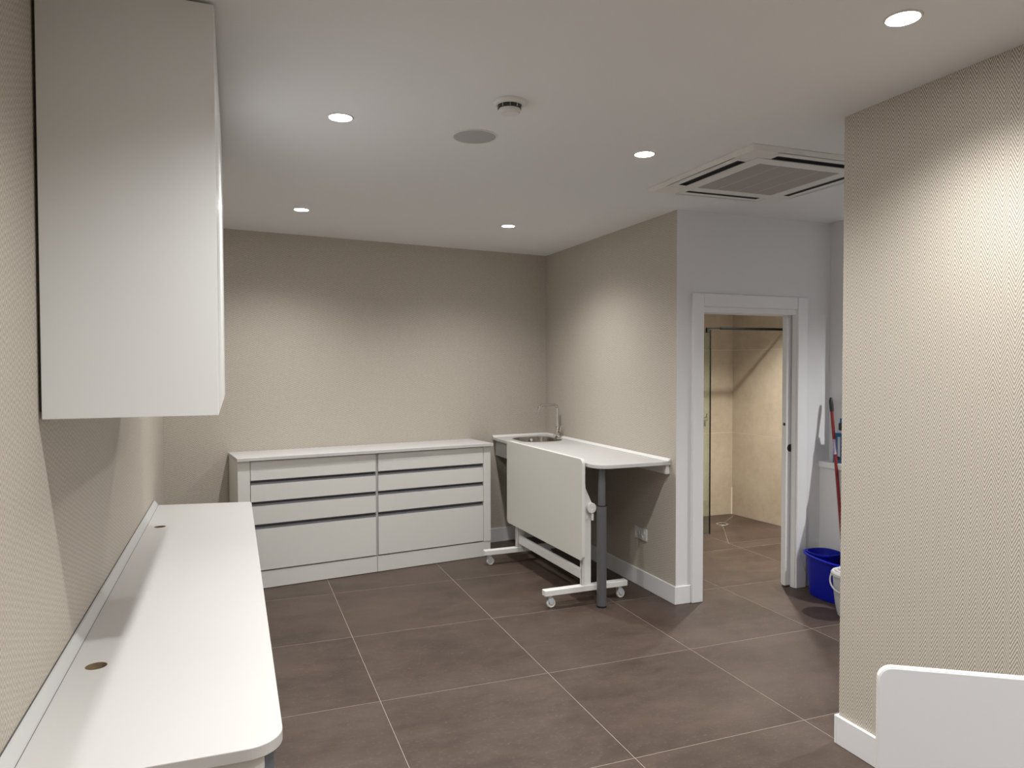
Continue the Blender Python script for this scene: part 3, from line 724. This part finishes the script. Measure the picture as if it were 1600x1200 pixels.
# mop
MB, MT = Vector((3.985, 3.850, 0.055)), Vector((4.104, 4.128, 1.405))
t = thing('mop', 'red mop handle with black grip leaning out of the blue bucket', 'mop', tuple(MB))
dv = (MT-MB).normalized(); Ln = (MT-MB).length
pt = lambda s: tuple(MB+dv*s)
obj('pole', tube(B(), [pt(0.16), pt(Ln-0.10)], 0.0115, 16), 'red', t, None, True, True)
obj('grip', tube(B(), [pt(Ln-0.105), pt(Ln-0.08), pt(Ln-0.03), pt(Ln-0.008), pt(Ln)], [0.0135, 0.0145, 0.0145, 0.011, 0.005], 16), 'black', t, None, True, True)
obj('sticker', tube(B(), [pt(Ln-0.42), pt(Ln-0.31)], 0.0119, 16), 'label', t, 'printed sticker on the pole', True, True)
obj('socket', tube(B(), [pt(0.10), pt(0.17)], [0.020, 0.014], 16), 'red', t, None, True, True)
bm = B()
for k in range(26):
    a = 2*math.pi*k/26; r = 0.022+0.016*random.random()
    tube(bm, [(MB.x+0.012*math.cos(a), MB.y+0.012*math.sin(a)+0.03, 0.165), (MB.x+r*math.cos(a), MB.y+r*math.sin(a)+0.01, 0.10), (MB.x+1.2*r*math.cos(a), MB.y+1.2*r*math.sin(a), 0.022)], 0.005, 6)
o = obj('strands', bm, 'whiteplastic', t, 'white mop strands', True, True); o['kind'] = 'stuff'

# pale bucket with lid
PX, PY, PZ = 3.733, 3.570, 1.25
t = thing('lidded_bucket', 'pale grey bucket with ridged lid and white handle, half hidden by the foreground wall', 'bucket', (PX, PY, 0))
obj('body', lathe(B(), [(r_, z_*PZ) for r_, z_ in [(0, 0.0), (0.062, 0.0), (0.078, 0.010), (0.092, 0.06), (0.103, 0.13), (0.110, 0.225), (0.106, 0.225), (0.098, 0.13), (0.070, 0.014), (0, 0.012)]], PX, PY, 0, 40), 'greyplastic', t, None, True, True)
ld = obj('lid', lathe(B(), [(r_, z_*PZ) for r_, z_ in [(0.112, 0.215), (0.119, 0.218), (0.121, 0.232), (0.113, 0.240), (0.098, 0.238), (0.094, 0.246), (0.078, 0.246), (0.075, 0.255), (0.056, 0.255), (0.052, 0.263), (0.030, 0.264), (0.026, 0.280), (0.012, 0.283), (0, 0.283)]], PX, PY, 0, 40), 'whiteplastic', t, None, True, True)
hp = []
for k in range(19):
    a = math.pi*k/18                      # hangs along the side that faces the room
    hp.append((PX+0.124*math.cos(R(115)+R(180)*k/18), PY+0.124*math.sin(R(115)+R(180)*k/18), 0.265-0.085*math.sin(a)))
obj('handle', tube(B(), hp, 0.0055, 10), 'whiteplastic', t, 'white carrying handle', True, True)

# carton and bottle on the ledge
t = thing('cleaning_carton', 'flat blue carton standing on the ledge behind the mop', 'carton', (4.112, 4.075, 0.930))
ct = obj('carton', box(B(), 4.107, 4.150, 4.032, 4.108, 0.930, 1.146, 0.002), 'cyan', t, world=True)
obj('print', box(B(), 4.1055, 4.107, 4.036, 4.060, 0.975, 1.120), 'whiteplastic', ct, 'white printed panel', world=True)
obj('print', lathe(B(), [(0, 0), (0.014, 0), (0.014, 0.0012), (0, 0.0012)], 4.1055, 4.052, 0.965, 20, ROTY(R(90))), 'black', ct, 'black printed disc', world=True)
QX, QY = 4.118, 3.990
t = thing('cleaner_bottle', 'white bottle with black cap and blue nozzle on the ledge, at the foreground wall edge', 'bottle', (QX, QY, 0.930))
obj('body', lathe(B(), [(0, 0.930), (0.028, 0.930), (0.030, 0.935), (0.030, 1.120), (0.026, 1.140), (0.016, 1.155), (0.016, 1.168), (0, 1.168)], QX, QY, 0, 28), 'whiteplastic', t, None, True, True)
obj('label_print', lathe(B(), [(0.0302, 0.985), (0.0306, 0.985), (0.0306, 1.030), (0.0302, 1.030)], QX, QY, 0, 28), 'black', t, 'black label band', True, True)
obj('cap', box(B(), QX-0.020, QX+0.020, QY-0.030, QY+0.062, 1.168, 1.226, 0.010, 3), 'black', t, 'black trigger head', True, True)
obj('nozzle', box(B(), QX-0.012, QX+0.012, QY+0.022, QY+0.054, 1.222, 1.258, 0.003, 2), 'cyan', t, 'blue nozzle', True, True)

# ------------------------------------------------------------------ shower
GYp = 5.822
t = thing('shower_screen', 'clear glass shower screen with a dark edge and black support bar', 'shower screen', (3.9, GYp, 0))
obj('glass_pane', box(B(), 3.42, 4.283, GYp-0.004, GYp+0.004, 0.006, 1.985), 'glass', t, world=True)
obj('edge_profile', box(B(), 4.283, 4.291, GYp-0.006, GYp+0.006, 0.004, 1.987), 'blackmetal', t, 'dark vertical glass edge', world=True)
obj('floor_profile', box(B(), 3.42, 4.283, GYp-0.008, GYp+0.008, 0.0, 0.008), 'channel', t, world=True)
bm = tube(B(), [(4.235, GYp, 2.003), (4.42, GYp, 2.003)], 0.0065, 12); tube(bm, [(4.40, GYp, 2.003), (5.170, GYp, 2.003)], 0.0125, 14); tube(bm, [(5.165, GYp, 2.003), (5.187, GYp, 2.003)], 0.019, 18)
obj('support_bar', bm, 'blackmetal', t, 'black support bar', True, True)
obj('clamp', box(B(), 4.238, 4.266, GYp-0.014, GYp+0.014, 1.958, 1.997, 0.002), 'blackmetal', t, 'black glass clamp', world=True)
t = thing('shower_mixer', 'small chrome shower mixer seen through the glass screen', 'shower mixer', (4.70, SBY, 1.07))
bm = tube(B(), [(4.60, SBY-0.045, 1.066), (4.755, SBY-0.045, 1.066)], 0.021, 18); tube(bm, [(4.68, SBY-0.045, 1.066), (4.68, SBY-0.0005, 1.066)], 0.017, 14)
obj('body', bm, 'chrome', t, None, True, True)
obj('lever', tube(B(), [(4.742, SBY-0.045, 1.085), (4.742, SBY-0.060, 1.125)], [0.009, 0.006], 12), 'chrome', t, None, True, True)
o = obj('reflection_slab', box(B(), 3.98, 4.62, SBY-0.11, SBY-0.0005, 0.800, 0.840, 0.003), 'reflection'); tag(o, 'tan slab standing in for a likely reflection low in the shower glass', 'reflection')  # made-up slab in place of a likely tan reflection in the glass
t = thing('floor_drain', 'round metal floor drain in the shower', 'drain', (DR[0], DR[1], 0))
obj('ring', lathe(B(), [(0.042, 0.0002), (0.044, 0.0025), (0.062, 0.0025), (0.064, 0.0002)], DR[0], DR[1], 0, 32), 'drainsteel', t, None, True, True)
obj('grate', lathe(B(), [(0, 0.0018), (0.0418, 0.0018), (0.0418, 0.0002), (0, 0.0002)], DR[0], DR[1], 0, 32), 'black', t, None, True, True)
